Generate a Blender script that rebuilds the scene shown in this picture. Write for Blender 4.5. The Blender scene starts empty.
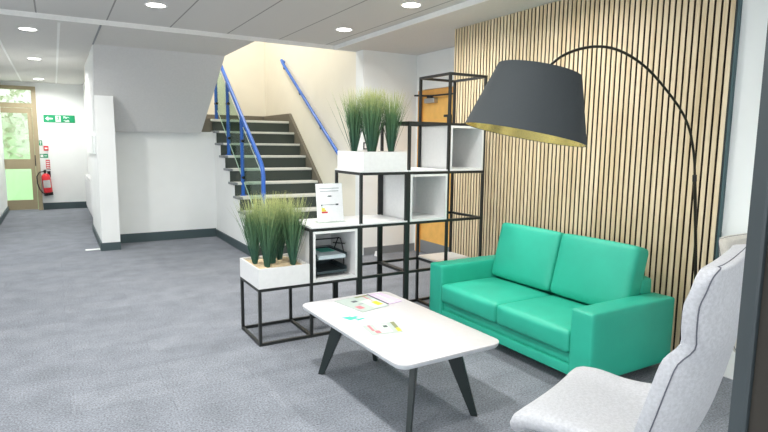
import bpy, bmesh, math, random
from mathutils import Vector, Matrix
random.seed(7)
PI = math.pi
S = bpy.context.scene
C = S.collection

# ---------------------------------------------------------------- materials
def lin(c):
    c = c / 255.0
    return c / 12.92 if c <= .04045 else ((c + .055) / 1.055) ** 2.4
def col(r, g, b): return (lin(r), lin(g), lin(b), 1)

def mat(name, rgb, rough=.6, metal=0, noise=0.0, scale=40, bump=0.0, bscale=None, rgb2=None, coat=0, sheen=0, spec=None):
    m = bpy.data.materials.new(name); m.use_nodes = True
    nt = m.node_tree; b = nt.nodes['Principled BSDF']
    b.inputs['Base Color'].default_value = col(*rgb)
    b.inputs['Roughness'].default_value = rough
    b.inputs['Metallic'].default_value = metal
    if coat: b.inputs['Coat Weight'].default_value = coat
    if sheen: b.inputs['Sheen Weight'].default_value = sheen
    if spec is not None: b.inputs['Specular IOR Level'].default_value = spec
    tc = nt.nodes.new('ShaderNodeTexCoord')
    n = nt.nodes.new('ShaderNodeTexNoise'); n.inputs['Scale'].default_value = scale; n.inputs['Detail'].default_value = 4
    nt.links.new(tc.outputs['Object'], n.inputs['Vector'])
    mx = nt.nodes.new('ShaderNodeMix'); mx.data_type = 'RGBA'
    a = col(*rgb); d = noise if noise else .02
    mx.inputs[6].default_value = (a[0]*(1-d), a[1]*(1-d), a[2]*(1-d), 1)
    mx.inputs[7].default_value = col(*rgb2) if rgb2 else (min(1, a[0]*(1+d)), min(1, a[1]*(1+d)), min(1, a[2]*(1+d)), 1)
    cr = nt.nodes.new('ShaderNodeMapRange'); cr.inputs['From Min'].default_value = .35; cr.inputs['From Max'].default_value = .65
    nt.links.new(n.outputs['Fac'], cr.inputs['Value'])
    nt.links.new(cr.outputs['Result'], mx.inputs[0]); nt.links.new(mx.outputs[2], b.inputs['Base Color'])
    if bump:
        n2 = nt.nodes.new('ShaderNodeTexNoise'); n2.inputs['Scale'].default_value = bscale or scale * 2
        nt.links.new(tc.outputs['Object'], n2.inputs['Vector'])
        bp = nt.nodes.new('ShaderNodeBump'); bp.inputs['Strength'].default_value = bump; bp.inputs['Distance'].default_value = .01
        nt.links.new(n2.outputs['Fac'], bp.inputs['Height']); nt.links.new(bp.outputs['Normal'], b.inputs['Normal'])
    return m

def emis(name, rgb, s):
    m = bpy.data.materials.new(name); m.use_nodes = True
    nt = m.node_tree; nt.nodes.clear()
    e = nt.nodes.new('ShaderNodeEmission'); e.inputs['Color'].default_value = col(*rgb); e.inputs['Strength'].default_value = s
    o = nt.nodes.new('ShaderNodeOutputMaterial'); nt.links.new(e.outputs[0], o.inputs[0]); return m

def glass(name, rgb, fac=.1):
    m = bpy.data.materials.new(name); m.use_nodes = True
    nt = m.node_tree; nt.nodes.clear()
    t = nt.nodes.new('ShaderNodeBsdfTransparent'); t.inputs['Color'].default_value = col(*rgb)
    g = nt.nodes.new('ShaderNodeBsdfGlossy'); g.inputs['Roughness'].default_value = .05
    mx = nt.nodes.new('ShaderNodeMixShader'); mx.inputs[0].default_value = fac
    o = nt.nodes.new('ShaderNodeOutputMaterial')
    nt.links.new(t.outputs[0], mx.inputs[1]); nt.links.new(g.outputs[0], mx.inputs[2]); nt.links.new(mx.outputs[0], o.inputs[0]); return m

def carpet_mat():
    m = bpy.data.materials.new('carpet_tiles'); m.use_nodes = True
    nt = m.node_tree; b = nt.nodes['Principled BSDF']; b.inputs['Roughness'].default_value = .97; b.inputs['Specular IOR Level'].default_value = .15
    N = nt.nodes.new; L = nt.links.new
    tc = N('ShaderNodeTexCoord')
    br = N('ShaderNodeTexBrick'); br.offset = .5
    br.inputs['Color1'].default_value = col(128, 132, 140); br.inputs['Color2'].default_value = col(135, 139, 147)
    br.inputs['Mortar'].default_value = col(123, 127, 135); br.inputs['Mortar Size'].default_value = .003
    br.inputs['Scale'].default_value = 1; br.inputs['Brick Width'].default_value = 1.0; br.inputs['Row Height'].default_value = .25
    L(tc.outputs['Object'], br.inputs['Vector'])
    n = N('ShaderNodeTexNoise'); n.inputs['Scale'].default_value = 95; n.inputs['Detail'].default_value = 6; n.inputs['Roughness'].default_value = .7
    L(tc.outputs['Object'], n.inputs['Vector'])
    mr = N('ShaderNodeMapRange'); mr.inputs['From Min'].default_value = .3; mr.inputs['From Max'].default_value = .7; mr.inputs['To Min'].default_value = .40; mr.inputs['To Max'].default_value = 1.55
    L(n.outputs['Fac'], mr.inputs['Value'])
    n3 = N('ShaderNodeTexNoise'); n3.inputs['Scale'].default_value = 5; n3.inputs['Detail'].default_value = 5
    L(tc.outputs['Object'], n3.inputs['Vector'])
    mr3 = N('ShaderNodeMapRange'); mr3.inputs['From Min'].default_value = .3; mr3.inputs['From Max'].default_value = .7; mr3.inputs['To Min'].default_value = .88; mr3.inputs['To Max'].default_value = 1.1
    L(n3.outputs['Fac'], mr3.inputs['Value'])
    mm = N('ShaderNodeMath'); mm.operation = 'MULTIPLY'; L(mr.outputs[0], mm.inputs[0]); L(mr3.outputs[0], mm.inputs[1])
    vm = N('ShaderNodeVectorMath'); vm.operation = 'SCALE'; L(br.outputs['Color'], vm.inputs[0]); L(mm.outputs[0], vm.inputs['Scale'])
    L(vm.outputs[0], b.inputs['Base Color'])
    bp = N('ShaderNodeBump'); bp.inputs['Strength'].default_value = .35; bp.inputs['Distance'].default_value = .006
    L(n.outputs['Fac'], bp.inputs['Height']); L(bp.outputs[0], b.inputs['Normal'])
    return m

def tile_ceiling_mat():
    m = bpy.data.materials.new('ceiling_tiles'); m.use_nodes = True
    nt = m.node_tree; b = nt.nodes['Principled BSDF']; b.inputs['Roughness'].default_value = .9
    N = nt.nodes.new; L = nt.links.new
    tc = N('ShaderNodeTexCoord'); sx = N('ShaderNodeSeparateXYZ'); L(tc.outputs['Object'], sx.inputs[0])
    a = N('ShaderNodeMath'); a.operation = 'ADD'; a.inputs[1].default_value = 10*.61 - .533; L(sx.outputs['X'], a.inputs[0])
    d = N('ShaderNodeMath'); d.operation = 'PINGPONG'; d.inputs[1].default_value = .305; L(a.outputs[0], d.inputs[0])
    c = N('ShaderNodeMath'); c.operation = 'LESS_THAN'; c.inputs[1].default_value = .007; L(d.outputs[0], c.inputs[0])
    mx = N('ShaderNodeMix'); mx.data_type = 'RGBA'; L(c.outputs[0], mx.inputs[0])
    mx.inputs[6].default_value = col(213, 212, 209); mx.inputs[7].default_value = col(150, 150, 148)
    L(mx.outputs[2], b.inputs['Base Color']); return m

def slat_mat():
    m = bpy.data.materials.new('oak_slats'); m.use_nodes = True
    nt = m.node_tree; b = nt.nodes['Principled BSDF']; b.inputs['Roughness'].default_value = .55
    N = nt.nodes.new; L = nt.links.new
    tc = N('ShaderNodeTexCoord'); mp = N('ShaderNodeMapping'); mp.inputs['Scale'].default_value = (30, 22, 1.2)
    L(tc.outputs['Object'], mp.inputs[0])
    n = N('ShaderNodeTexNoise'); n.inputs['Scale'].default_value = 1.3; n.inputs['Detail'].default_value = 6; L(mp.outputs[0], n.inputs['Vector'])
    r = N('ShaderNodeValToRGB'); r.color_ramp.elements[0].position = .33; r.color_ramp.elements[1].position = .68
    r.color_ramp.elements[0].color = col(206, 184, 146); r.color_ramp.elements[1].color = col(232, 214, 182)
    L(n.outputs['Fac'], r.inputs[0]); L(r.outputs[0], b.inputs['Base Color']); return m

M = dict(
    carpet=carpet_mat(), tile=tile_ceiling_mat(), slat=slat_mat(),
    plaster=mat('ceiling_plaster', (216, 214, 210), .9),
    trimw=mat('white_trim', (240, 240, 238), .6),
    wall=mat('white_wall_paint', (236, 238, 237), .85, noise=.015, scale=3),
    cream=mat('cream_wall_paint', (236, 231, 217), .85, noise=.015, scale=3),
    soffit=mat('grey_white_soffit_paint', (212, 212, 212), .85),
    skirt=mat('dark_grey_skirting', (64, 80, 84), .5),
    skirt2=mat('brown_grey_stringer', (112, 106, 94), .55),
    core=mat('dark_slat_core', (58, 48, 36), .85),
    teal=mat('slate_edge_trim', (66, 92, 96), .5),
    black=mat('black_backing', (22, 24, 20), .8),
    frame=mat('black_metal_frame', (44, 46, 46), .42, metal=.3),
    whitelam=mat('white_laminate', (228, 228, 228), .35),
    tabletop=mat('white_table_laminate', (208, 206, 208), .3),
    tabedge=mat('pale_grey_table_edge', (206, 210, 214), .4),
    legm=mat('dark_painted_table_leg', (32, 42, 42), .4),
    green=mat('green_vinyl', (44, 176, 149), .5, noise=.04, scale=6, bump=.08, bscale=120, spec=.45),
    chairgrey=mat('pale_grey_wool', (190, 191, 196), .95, noise=.09, scale=90, bump=.4, bscale=260, sheen=.3),
    beige=mat('beige_wool', (205, 200, 190), .95, noise=.06, scale=90, bump=.3, bscale=260, sheen=.2),
    seam=mat('dark_stitching', (92, 94, 104), .8),
    shade=mat('charcoal_shade_cloth', (54, 59, 62), .85, noise=.05, scale=220, bump=.15, bscale=500),
    gold=mat('gold_foil_lining', (250, 228, 140), .25, metal=1),
    lampm=mat('dark_lamp_metal', (44, 42, 32), .4, metal=.6),
    tray=mat('dark_wire_mesh', (66, 78, 82), .5, metal=.3),
    paper=mat('white_paper', (242, 243, 246), .6),
    paper2=mat('pale_blue_paper', (190, 202, 208), .6),
    sand=mat('tan_planter_fill', (214, 192, 156), .95, noise=.15, scale=60, bump=.6),
    stem=mat('deep_green_grass', (52, 100, 66), .6, noise=.25, scale=30),
    tread=mat('pale_grey_tread', (214, 214, 208), .7),
    riser=mat('dark_green_grey_riser', (62, 70, 66), .8),
    blue=mat('blue_painted_steel', (24, 92, 180), .35),
    blue2=mat('violet_blue_painted_rail', (44, 100, 190), .3),
    darkm=mat('dark_metal', (40, 42, 46), .4, metal=.5),
    chrome=mat('brushed_metal', (180, 182, 184), .3, metal=.9),
    oakdoor=mat('orange_oak_veneer', (236, 182, 96), .5, noise=.06, scale=9),
    oakframe=mat('oak_door_frame', (218, 160, 80), .5, noise=.06, scale=9),
    kick=mat('grey_kick_plate', (128, 132, 136), .5),
    bronze=mat('bronze_door_frame', (160, 147, 118), .45),
    red=mat('red_enamel', (208, 34, 46), .3),
    signgreen=mat('sign_green', (0, 150, 98), .5),
    signwhite=mat('sign_white', (240, 244, 242), .5),
    signred=mat('sign_red', (200, 50, 58), .5),
    rad=mat('white_radiator_enamel', (232, 232, 234), .4),
    post=mat('slate_grey_door_frame', (58, 66, 70), .5, noise=.05, scale=4),
    post2=mat('dark_brown_door_edge', (44, 40, 34), .5, noise=.1, scale=4),
    glass=glass('pale_green_glass', (222, 236, 228), .08), winglass=glass('clear_glass', (244, 248, 246), .05),
    glassedge=mat('pale_glass_edge', (205, 222, 212), .3),
    led=emis('led_panel', (255, 252, 246), 9),
    plastic=mat('white_plastic', (236, 236, 236), .4),
    tinted=mat('pale_grey_green_paper', (172, 184, 178), .5),
    ink=mat('grey_ink', (150, 156, 162), .6), inkd=mat('dark_ink', (70, 76, 84), .6),
    yellow=mat('yellow_ink', (226, 214, 60), .6), purple=mat('mauve_ink', (202, 184, 208), .6),
    tealink=mat('teal_ink', (70, 180, 160), .6), pink=mat('pink_red_ink', (200, 118, 128), .6), palegreen=mat('pale_green_ink', (196, 222, 200), .6),
    olive=mat('olive_ink', (130, 136, 96), .6),
    cable=mat('black_cable', (18, 20, 20), .6),
    rawwood=mat('pale_wood_leg', (190, 160, 120), .5),
)

def grass_mat(name, lo, mid, hi, z0, z1):
    m = bpy.data.materials.new(name); m.use_nodes = True
    nt = m.node_tree; b = nt.nodes['Principled BSDF']; b.inputs['Roughness'].default_value = .6
    N = nt.nodes.new; L = nt.links.new
    tc = N('ShaderNodeTexCoord'); sx = N('ShaderNodeSeparateXYZ'); L(tc.outputs['Object'], sx.inputs[0])
    n = N('ShaderNodeTexNoise'); n.inputs['Scale'].default_value = 45; L(tc.outputs['Object'], n.inputs['Vector'])
    a = N('ShaderNodeMapRange'); a.inputs['From Min'].default_value = z0; a.inputs['From Max'].default_value = z1; L(sx.outputs['Z'], a.inputs['Value'])
    ad = N('ShaderNodeMath'); ad.operation = 'MULTIPLY_ADD'; ad.inputs[1].default_value = .5; L(n.outputs['Fac'], ad.inputs[0])
    sb = N('ShaderNodeMath'); sb.operation = 'SUBTRACT'; sb.inputs[1].default_value = .25; L(a.outputs[0], sb.inputs[0]); L(sb.outputs[0], ad.inputs[2])
    r = N('ShaderNodeValToRGB'); e = r.color_ramp.elements
    e[0].position = .05; e[0].color = col(*lo); e[1].position = .98; e[1].color = col(*hi)
    k = e.new(.55); k.color = col(*mid)
    L(ad.outputs[0], r.inputs[0]); L(r.outputs[0], b.inputs['Base Color']); return m
M['grass'] = grass_mat('grass_blades', (44, 88, 72), (88, 124, 84), (196, 200, 132), .06, .52)
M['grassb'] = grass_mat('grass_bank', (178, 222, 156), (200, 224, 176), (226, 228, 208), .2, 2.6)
M['hedge'] = mat('pale_dry_foliage', (184, 192, 150), .9, noise=.1, scale=6, rgb2=(236, 236, 216))

# ---------------------------------------------------------------- mesh helpers
def box(bm, x0, x1, y0, y1, z0, z1, r=0, seg=2, mx=None):
    vs = [bm.verts.new((x, y, z)) for x in (x0, x1) for y in (y0, y1) for z in (z0, z1)]
    idx = [(0, 1, 3, 2), (4, 6, 7, 5), (0, 4, 5, 1), (2, 3, 7, 6), (0, 2, 6, 4), (1, 5, 7, 3)]
    fs = [bm.faces.new([vs[i] for i in f]) for f in idx]
    if r:
        es = list({e for f in fs for e in f.edges})
        res = bmesh.ops.bevel(bm, geom=es, offset=r, segments=seg, affect='EDGES', profile=.5)
        vs = list({v for f in res['faces'] for v in f.verts} | {v for v in vs if v.is_valid})
    if mx is not None:
        for v in vs: v.co = mx @ v.co
    return vs

def frame_of(d, up=Vector((0, 0, 1))):
    d = d.normalized()
    if abs(d.dot(up)) > .99: up = Vector((0, 1, 0))
    a = d.cross(up).normalized(); return a, a.cross(d).normalized()

def tube(bm, pts, r, n=10, caps=True):
    pts = [Vector(p) for p in pts]; rings = []
    rr = r if isinstance(r, (list, tuple)) else [r] * len(pts)
    a = None
    for i, p in enumerate(pts):
        d = (pts[min(i+1, len(pts)-1)] - pts[max(i-1, 0)])
        if a is None: a, b = frame_of(d)
        else:
            dn = d.normalized(); a = (a - dn * a.dot(dn)).normalized(); b = a.cross(dn)
        rings.append([bm.verts.new(p + (a*math.cos(2*PI*k/n) + b*math.sin(2*PI*k/n)) * rr[i]) for k in range(n)])
    for i in range(len(rings)-1):
        for k in range(n):
            bm.faces.new((rings[i][k], rings[i][(k+1) % n], rings[i+1][(k+1) % n], rings[i+1][k]))
    if caps: bm.faces.new(rings[0][::-1]); bm.faces.new(rings[-1])

def bar(bm, p, q, w, h=None):
    """square bar between p and q (axis aligned friendly)"""
    p = Vector(p); q = Vector(q); h = h or w
    a, b = frame_of(q - p)
    vs = []
    for o in (p, q):
        vs.append([bm.verts.new(o + a*sx*w/2 + b*sy*h/2) for sx, sy in ((-1, -1), (1, -1), (1, 1), (-1, 1))])
    for k in range(4): bm.faces.new((vs[0][k], vs[0][(k+1) % 4], vs[1][(k+1) % 4], vs[1][k]))
    bm.faces.new(vs[0][::-1]); bm.faces.new(vs[1])

def lathe(bm, prof, n=40, mx=None, close=False):
    rings = []
    for (r, z) in prof:
        rings.append([bm.verts.new((r*math.cos(2*PI*k/n), r*math.sin(2*PI*k/n), z)) for k in range(n)])
    m = len(rings)
    for i in range(m if close else m-1):
        A, B = rings[i], rings[(i+1) % m]
        for k in range(n): bm.faces.new((A[k], A[(k+1) % n], B[(k+1) % n], B[k]))
    if not close:
        if prof[0][0] > 1e-5: bm.faces.new(rings[0][::-1])
        if prof[-1][0] > 1e-5: bm.faces.new(rings[-1])
    if mx is not None:
        for rg in rings:
            for v in rg: v.co = mx @ v.co
    return rings

def prism(bm, poly, axis, a, b):
    """poly: 2-D points, extruded along axis from a to b"""
    def P(u, v, w):
        return {'x': (w, u, v), 'y': (u, w, v), 'z': (u, v, w)}[axis]
    A = [bm.verts.new(P(u, v, a)) for u, v in poly]; B = [bm.verts.new(P(u, v, b)) for u, v in poly]
    n = len(poly)
    for k in range(n): bm.faces.new((A[k], A[(k+1) % n], B[(k+1) % n], B[k]))
    bm.faces.new(A[::-1]); bm.faces.new(B)

def soft(bm, sx, sy, sz, r, puff=(0, 0, 0), mx=None, n=12):
    """upholstered block centred on origin; faces bulge by puff along x, y, z"""
    tmp = bmesh.new(); bmesh.ops.create_cube(tmp, size=2)
    bmesh.ops.subdivide_edges(tmp, edges=tmp.edges[:], cuts=n, use_grid_fill=True)
    h = Vector((sx/2, sy/2, sz/2))
    for v in tmp.verts:
        u = v.co.copy()
        # denser near the borders
        w = Vector([math.copysign(1-(1-abs(c))**1.6, c) for c in u])
        p = Vector((w.x*h.x, w.y*h.y, w.z*h.z))
        q = Vector([max(-h[i]+r, min(h[i]-r, p[i])) for i in range(3)])
        d = p - q
        if d.length > 1e-9: p = q + d.normalized()*r
        for i in range(3):
            j, k = (i+1) % 3, (i+2) % 3
            if abs(u[i]) > .999:
                p[i] += math.copysign(puff[i]*(1-abs(w[j])**2.2)*(1-abs(w[k])**2.2), u[i])
        v.co = p
    if mx is not None:
        for v in tmp.verts: v.co = mx @ v.co
    me = bpy.data.meshes.new('t'); tmp.to_mesh(me); tmp.free(); bm.from_mesh(me); bpy.data.meshes.remove(me)

def obj(name, bm, m, parent=None, smooth=False, angle=40):
    bmesh.ops.recalc_face_normals(bm, faces=bm.faces[:])
    me = bpy.data.meshes.new(name); bm.to_mesh(me); bm.free()
    mats = m if isinstance(m, (list, tuple)) else [m]
    for x in mats: me.materials.append(M[x] if isinstance(x, str) else x)
    if smooth:
        me.polygons.foreach_set('use_smooth', [True]*len(me.polygons))
        me.set_sharp_from_angle(angle=math.radians(angle))
    o = bpy.data.objects.new(name, me); C.objects.link(o)
    if parent: 
        o.parent = parent
        o.location = -parent_origin(parent)
    return o
def parent_origin(p):
    # parts are modelled in world space; their thing's Empty sits at p.location (unrotated)
    v = Vector((0, 0, 0))
    while p is not None:
        v += p.location if p.type == 'EMPTY' else p.location
        p = p.parent
    return v
def thing(name, label, cat, loc, group=None):
    o = bpy.data.objects.new(name, None); C.objects.link(o); o.location = loc; o.empty_display_size = .1
    return tag(o, label, cat, group)
def tag(o, label, cat, group=None, kind=None):
    o['label'] = label; o['category'] = cat
    if group: o['group'] = group
    if kind: o['kind'] = kind
    return o
def struct(name, bm, m, smooth=False):
    o = obj(name, bm, m, None, smooth); o['kind'] = 'structure'; return o
def sbox(name, b, m, parent=None):
    bm = bmesh.new(); box(bm, *b)
    if parent: return obj(name, bm, m, parent)
    return struct(name, bm, m)
def rename_dup(o): return o
def copy_tree(o, parent=None, delta=None):
    c = o.copy(); C.objects.link(c); c.parent = parent
    if delta is not None: c.location = o.location + Vector(delta)
    for ch in list(o.children): copy_tree(ch, c)
    return c

def text_mesh(body, size, mx, m, parent, name='lettering', bold=.0):
    cu = bpy.data.curves.new('t', 'FONT'); cu.body = body; cu.size = size; cu.extrude = .0006; cu.offset = bold
    to = bpy.data.objects.new('t', cu); C.objects.link(to)
    dg = bpy.context.evaluated_depsgraph_get()
    me = bpy.data.meshes.new_from_object(to.evaluated_get(dg))
    bpy.data.objects.remove(to); me.transform(mx); me.materials.clear(); me.materials.append(M[m])
    o = bpy.data.objects.new(name, me); C.objects.link(o); o.parent = parent; o.location = -parent_origin(parent); return o

# ---------------------------------------------------------------- the setting
CT, CP = 2.665, 2.62           # tiled field, plaster margin
XS, XD, YB = 3.58, 4.21, 6.27  # slat face, door wall, wall beside the stairs
YBM = 6.47
sbox('floor', (-3.2, 4.6, -3.3, 13.75, -.12, 0), 'carpet')
sbox('ceiling', (-3.2, 3.10, -3.2, YBM, CT, 2.8), 'tile')
bm = bmesh.new()
box(bm, 3.10, 4.5, -3.2, YB, CP, 2.8)                 # margin over the slat wall
box(bm, 3.10, 3.40, YB, YBM, CP, 2.8)
box(bm, -1.1, 2.08, YBM, 7.8, CP, 2.8)
box(bm, -1.1, .48, 7.8, 13.7, CP, 2.8)
box(bm, .48, .62, 10.1, 13.7, CP, 2.8)
struct('ceiling_margin', bm, 'plaster')
sbox('trim_1', (-3.0, 3.40, YBM-.012, YBM, CP-.004, CT), 'trimw')
sbox('trim_2', (3.088, 3.10, -3.2, YBM-.012, CP-.004, CT), 'trimw')
sbox('trim_3', (.10, .125, 6.6, 13.6, CP-.005, CP+.001), 'trimw')
sbox('trim_4', (-.50, -.475, 6.6, 13.6, CP-.005, CP+.001), 'trimw')
sbox('trim_5', (.47, .488, 6.5, 7.85, CP-.006, CP+.001), 'kick')
# walls
sbox('wall_right', (3.606, 4.6, -3.2, 4.66, 0, 2.75), 'wall')
bm = bmesh.new()
box(bm, XD, 4.6, 4.66, 5.0, 0, 2.75); box(bm, XD, 4.6, 5.0, 6.22, 2.16, 2.75); box(bm, XD, 4.6, 6.22, YB+.2, 0, 2.75)
box(bm, XD+.25, 4.6, 4.9, YB+.1, 0, 2.75)
struct('wall_door', bm, 'wall')
sbox('wall_stair_end', (3.40, 4.6, YB, YBM, 0, 2.75), 'wall')
bm = bmesh.new(); box(bm, 3.40, 3.55, YBM, 10.2, 0, 5.3); box(bm, .48, 3.55, 10.05, 10.2, 1.6, 5.3)
box(bm, .40, 3.55, YBM, YBM+.1, 2.80, 5.3); box(bm, .40, .48, YBM, 10.2, 2.8, 5.3)
struct('wall_stairwell', bm, 'cream')
sbox('ceiling_stairwell', (.40, 3.55, YBM, 10.2, 5.3, 5.4), 'plaster')
sbox('wall_under_landing', (.481, 2.11, 8.62, 8.75, 0, 1.60), 'wall')
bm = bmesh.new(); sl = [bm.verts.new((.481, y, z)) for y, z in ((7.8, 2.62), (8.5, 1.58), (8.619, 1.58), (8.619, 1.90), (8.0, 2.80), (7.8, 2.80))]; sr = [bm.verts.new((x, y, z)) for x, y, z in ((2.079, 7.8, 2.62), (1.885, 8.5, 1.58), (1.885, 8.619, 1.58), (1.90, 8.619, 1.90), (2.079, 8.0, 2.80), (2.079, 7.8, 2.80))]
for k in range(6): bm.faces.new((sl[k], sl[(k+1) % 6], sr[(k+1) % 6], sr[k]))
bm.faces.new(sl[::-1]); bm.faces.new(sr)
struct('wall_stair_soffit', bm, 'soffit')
bm = bmesh.new()
prism(bm, [(8.12, 0), (8.12, 2.03), (8.19, 2.03), (8.5, 1.58), (8.62, 1.58), (8.62, 0)], 'x', .481, .70)
box(bm, .481, .60, 8.751, 10.05, 0, 2.62)
struct('wall_pillar', bm, 'wall')
bm = bmesh.new(); prism(bm, [(7.8, 2.619), (8.5, 1.58), (8.62, 1.58), (8.62, 2.619)], 'x', .474, .4805)
struct('wall_stair_side', bm, 'wall')
sbox('wall_corridor_right', (.60, .9, 10.05, 13.7, 0, 2.7), 'wall')
sbox('wall_corridor_left', (-1.0, -.88, 9.0, 13.7, 0, 2.7), 'wall')
sbox('wall_lobby', (-3.2, -.88, 8.9, 9.0, 0, 2.8), 'wall')
bm = bmesh.new(); box(bm, -.30, .9, 13.6, 13.75, 0, 2.52); box(bm, -1.6, -1.30, 13.6, 13.75, 0, 2.52); box(bm, -1.6, .9, 13.6, 13.75, 2.52, 2.75)
struct('wall_far', bm, 'wall')
bm = bmesh.new()
box(bm, -3.2, -3.08, -3.2, 9.0, 0, .9); box(bm, -3.2, -3.08, -3.2, 9.0, 2.3, 2.8)
for y0, y1 in ((-3.2, -2.6), (-.6, -.2), (1.8, 2.2), (4.2, 9.0)): box(bm, -3.2, -3.08, y0, y1, .9, 2.3)
struct('wall_left', bm, 'wall')
bm = bmesh.new()
box(bm, -3.2, 4.6, -3.3, -3.2, 0, .8); box(bm, -3.2, 4.6, -3.3, -3.2, 2.4, 2.8)
for x0, x1 in ((-3.2, -2.6), (-.4, 0), (2.2, 4.6)): box(bm, x0, x1, -3.3, -3.2, .8, 2.4)
struct('wall_back', bm, 'wall')
def window(n, b, ax):
    bm = bmesh.new(); x0, x1, y0, y1, z0, z1 = b; t = .05
    box(bm, x0, x1, y0, y1, z0, z0+t); box(bm, x0, x1, y0, y1, z1-t, z1)
    if ax == 'y':
        for y in (y0, (y0+y1-t)/2, y1-t): box(bm, x0, x1, y, y+t, z0+t, z1-t)
    else:
        for x in (x0, (x0+x1-t)/2, x1-t): box(bm, x, x+t, y0, y1, z0+t, z1-t)
    struct('window_%d' % n, bm, 'trimw')
window(2, (-3.17, -3.11, -2.6, -.6, .9, 2.3), 'y'); window(3, (-3.17, -3.11, -.2, 1.8, .9, 2.3), 'y'); window(4, (-3.17, -3.11, 2.2, 4.2, .9, 2.3), 'y')
window(5, (-2.6, -.4, -3.28, -3.22, .8, 2.4), 'x'); window(6, (0, 2.2, -3.28, -3.22, .8, 2.4), 'x')
# skirtings
sk = .105
sbox('baseboard_pillar_front', (.465, .70, 8.10, 8.12, 0, sk), 'skirt')
sbox('baseboard_corridor_right', (.462, .481, 8.12, 10.05, 0, sk), 'skirt')
sbox('baseboard_corridor_right_far', (.58, .60, 10.05, 13.58, 0, sk), 'skirt')
sbox('baseboard_corridor_left', (-.88, -.86, 9.0, 13.58, 0, sk), 'skirt')
sbox('baseboard_far', (-.26, .60, 13.58, 13.6, 0, .14), 'skirt')
sbox('baseboard_under_landing', (.70, 2.09, 8.60, 8.62, 0, .13), 'skirt')
sbox('baseboard_stair_side', (2.09, 2.108, 6.66, 8.62, 0, .11), 'skirt')
sbox('baseboard_stair_end', (3.42, XD, YB-.02, YB, 0, .10), 'kick')
# corridor exit door
bm = bmesh.new()
box(bm, -.345, -.265, 13.54, 13.66, 0, 2.53); box(bm, -1.35, -1.27, 13.54, 13.66, 0, 2.53)
box(bm, -1.27, -.345, 13.54, 13.66, 2.46, 2.53); box(bm, -1.27, -.345, 13.54, 13.66, 2.10, 2.19)
d1 = struct('door_1', bm, 'bronze')
bm = bmesh.new()
box(bm, -.43, -.35, 13.55, 13.61, .02, 2.09); box(bm, -1.26, -1.17, 13.55, 13.61, .02, 2.09)
box(bm, -1.17, -.43, 13.55, 13.61, .02, .22); box(bm, -1.17, -.43, 13.55, 13.61, .86, 1.06); box(bm, -1.17, -.43, 13.55, 13.61, 1.99, 2.09)
obj('door_leaf', bm, 'bronze', d1)
bm = bmesh.new(); box(bm, -1.17, -.43, 13.575, 13.585, .22, .86); box(bm, -1.17, -.43, 13.575, 13.585, 1.06, 1.99); box(bm, -1.27, -.345, 13.575, 13.585, 2.19, 2.46)
obj('glass_pane', bm, 'winglass', d1)
bm = bmesh.new(); box(bm, -.352, -.337, 13.53, 13.55, .92, 1.14); obj('hinge', bm, 'darkm', d1)
# orange door beside the stairs
bm = bmesh.new()
box(bm, XD-.02, XD+.1, 6.13, 6.20, 0, 2.15); box(bm, XD-.02, XD+.1, 5.02, 5.09, 0, 2.15); box(bm, XD-.02, XD+.1, 5.09, 6.13, 2.08, 2.15)
d2 = struct('door_2', bm, 'oakframe')
bm = bmesh.new(); box(bm, XD+.012, XD+.06, 5.095, 6.125, .01, 2.075, .002, 1); obj('door_leaf', bm, 'oakdoor', d2)
bm = bmesh.new(); box(bm, XD+.004, XD+.012, 5.10, 6.12, .01, .17); obj('kick_plate', bm, 'kick', d2)
bm = bmesh.new(); box(bm, XD-.05, XD+.012, 5.80, 6.02, 1.98, 2.04, .004, 1); obj('door_closer', bm, 'chrome', d2)
bm = bmesh.new(); bar(bm, (XD-.06, 5.88, 2.065), (XD-.10, 6.16, 2.085), .022); bar(bm, (XD-.06, 5.88, 2.065), (XD-.02, 5.2, 2.06), .018); box(bm, XD-.07, XD-.03, 5.84, 5.93, 2.04, 2.075)
obj('closer_arm', bm, 'darkm', d2)
bm = bmesh.new(); box(bm, XD-.04, XD+.012, 5.50, 5.53, 1.70, 1.82); box(bm, XD-.04, XD-.02, 5.50, 5.60, 1.79, 1.82); obj('door_latch', bm, 'darkm', d2)
for z in (.3, 1.45):
    bm = bmesh.new(); box(bm, XD-.028, XD-.018, 6.12, 6.15, z, z+.1); obj('hinge', bm, 'darkm', d2)

# slatted oak panel
P = .0433; y0, y1 = 1.893, 4.655
sp = thing('slatted_wall_panel', 'full height oak slatted acoustic wall panel behind the green sofa', 'wall panel', (XS, (y0+y1)/2, 0))
bm = bmesh.new(); box(bm, XS+.02, 3.6055, y0, y1, 0.0, CP-.001); obj('backing_board', bm, 'black', sp)
bm = bmesh.new(); bc = bmesh.new(); g = 1.986 - P*2
k = 0
while g + P*k < y1 - .01:
    a = g + P*k + .0075; b = a + P - .015
    a = max(a, y0+.012)
    if b > a+.005: box(bm, XS, XS+.004, a, min(b, y1-.004), 0.004, CP-.003); box(bc, XS+.004, XS+.02, a+.0002, min(b, y1-.004)-.0002, 0.004, CP-.003)
    k += 1
sl_ = obj('slats', bm, 'slat', sp); obj('slat_core', bc, 'core', sl_)
bm = bmesh.new(); box(bm, XS-.002, 3.6055, y0-.012, y0-.001, 0, CP-.001); obj('edge_trim', bm, 'teal', sp)
bm = bmesh.new(); box(bm, XS-.002, XS+.02, y0+.001, y0+.011, .004, CP-.003); obj('dark_edge_strip', bm, 'legm', sp)

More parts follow.
